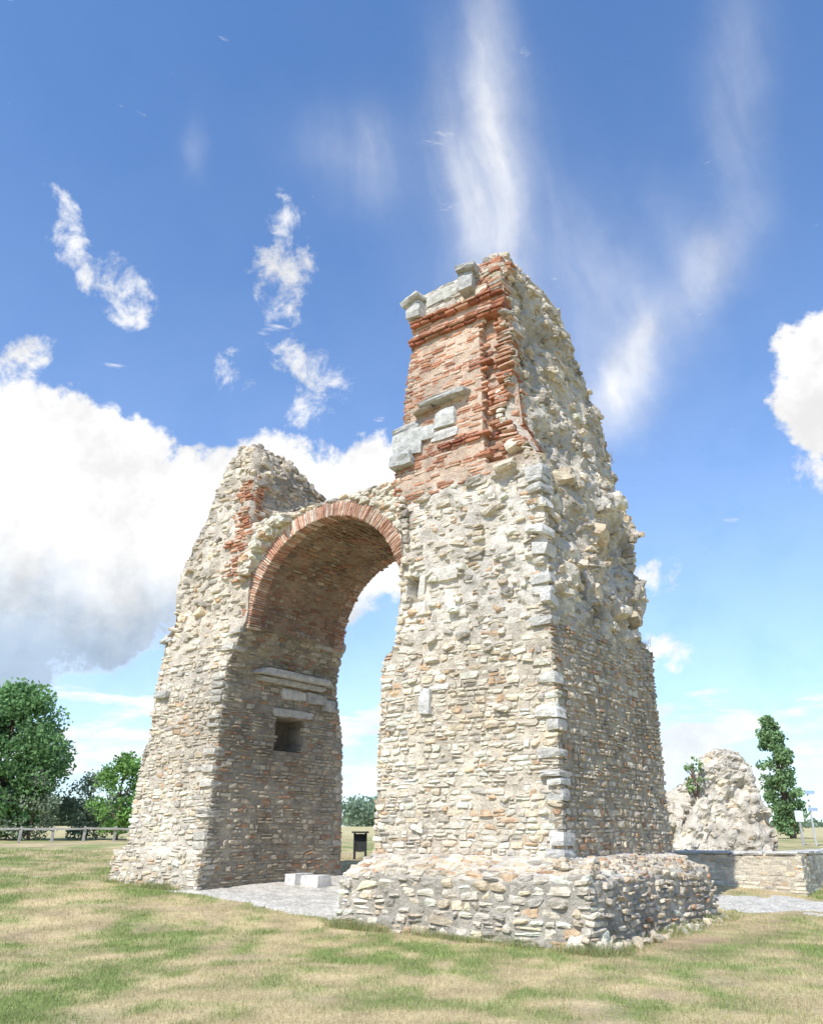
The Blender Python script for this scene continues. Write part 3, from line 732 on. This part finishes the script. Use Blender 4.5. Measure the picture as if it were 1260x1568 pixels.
dA=ss(fold('ADD',[cum,mth('MULTIPLY',nAc,1.8),mth('MULTIPLY',nBc,.8)]),.0,.26)
sml=fold('MAXIMUM',[blob(-11.5,39,4.0,4.4,.70),blob(-28.0,37.0,3.6,1.6,.56,-38),blob(-23.0,34.6,4.6,1.9,.66,-35),blob(-7.5,32.0,4.8,3.0,.55,-30),blob(-14,31.5,3,1.5,.35),
         blob(17,16.7,4.5,1.6,.5,15),blob(16.5,12.3,4,1.1,.5),blob(30,22,4,3,.5),blob(-9,28.5,4,2,.4)])
dB=mth('MULTIPLY',ss(mth('ADD',sml,mth('ADD',mth('MULTIPLY',nBc,2.4),mth('MULTIPLY',nAc,1.0))),.25,.90),.95)
lowv=comb(mth('MULTIPLY',az0,.09),mth('MULTIPLY',el0,.34),3.1)
nL=nz(lowv,1.6,7,.6,.2)
lw=mth('MULTIPLY',ss(el0,.3,3.5),ss(el0,11,6.5))
dL=mth('MULTIPLY',ss(mth('ADD',mth('MULTIPLY',lw,.24),nL),.66,.80),.85)
az=mth('ADD',az0,mth('MULTIPLY',wxa,5));el=mth('ADD',el0,mth('MULTIPLY',wya,6))
ci_v=comb(mth('ADD',mth('MULTIPLY',az,.13),mth('MULTIPLY',el,.025)),mth('MULTIPLY',el,.035))
nC=nz(ci_v,2.2,6,.5,.1)
cir=fold('ADD',[soft(6.5,42,2.8,8,.50,4),soft(8.5,50,2.4,9,.50,4),soft(6,44,6,9,.32),soft(19,32,2.6,6,.50,-40),soft(25,36.5,2.2,4.5,.42,-45),soft(-5,46,6,3,.24),soft(29,46,3,8,.20,-25),soft(15,36,8,7,.30),soft(17,29,1.8,3,.45),soft(-19.5,45,1.0,1.6,.2)])
tex=mth('ADD',mth('MULTIPLY',ss(mth('ADD',nC,mth('MULTIPLY',nBc,.18)),.30,.78),.65),.48)
dC=mth('MULTIPLY',cir,tex,clamp=True)
haze=mth('MULTIPLY',mth('EXPONENT',mth('MULTIPLY',mth('MAXIMUM',el0,0),-.065)),.60)
inv=lambda v: mth('SUBTRACT',1,v)
cl_=fold('MAXIMUM',[dA,dB,dL])
den=inv(mth('MULTIPLY',mth('MULTIPLY',inv(cl_),inv(dC)),inv(haze)))
base=mth('MULTIPLY',ss(mth('ADD',el0,mth('MULTIPLY',nAc,10)),18,11),ss(el0,5,9))
cr=N.new('ShaderNodeMix');cr.data_type='RGBA';cr.inputs[6].default_value=(1.0,1.0,1.0,1);cr.inputs[7].default_value=(.42,.56,.74,1)
L.new(mth('MULTIPLY',mth('MULTIPLY',base,dA),.9),cr.inputs[0])
sh=mth('ADD',.86,mth('MULTIPLY',ss(nz(G_,11,5,.6),.3,.6),.24))
L.new(cr.outputs[2],bc.inputs[0]);L.new(sh,bc.inputs[1])
L.new(den,mx.inputs[0]);L.new(bg.outputs[0],mx.inputs[1]);L.new(bc.outputs[0],mx.inputs[2]);L.new(mx.outputs[0],out.inputs[0])
# sun
sd=bpy.data.lights.new('sun','SUN');sd.energy=5;sd.angle=math.radians(.5);sd.color=(1,.96,.895)
so=bpy.data.objects.new('sun',sd);sc.collection.objects.link(so)
from mathutils import Vector
a_=math.radians(AZ);e_=math.radians(EL)
tow=Vector((math.sin(a_)*math.cos(e_),math.cos(a_)*math.cos(e_),math.sin(e_)))
so.rotation_euler=(-tow).to_track_quat('-Z','Y').to_euler()
cd=bpy.data.cameras.new('camera');co=bpy.data.objects.new('camera',cd);sc.collection.objects.link(co)
co.location=(0,0,1.6);co.rotation_euler=(math.radians(90+21.9),0,0)
cd.sensor_fit='VERTICAL';cd.sensor_height=24;cd.lens=24*1230/1568;cd.clip_end=8000
sc.camera=co
sc.view_settings.view_transform='Standard';sc.view_settings.look='None';sc.view_settings.exposure=0
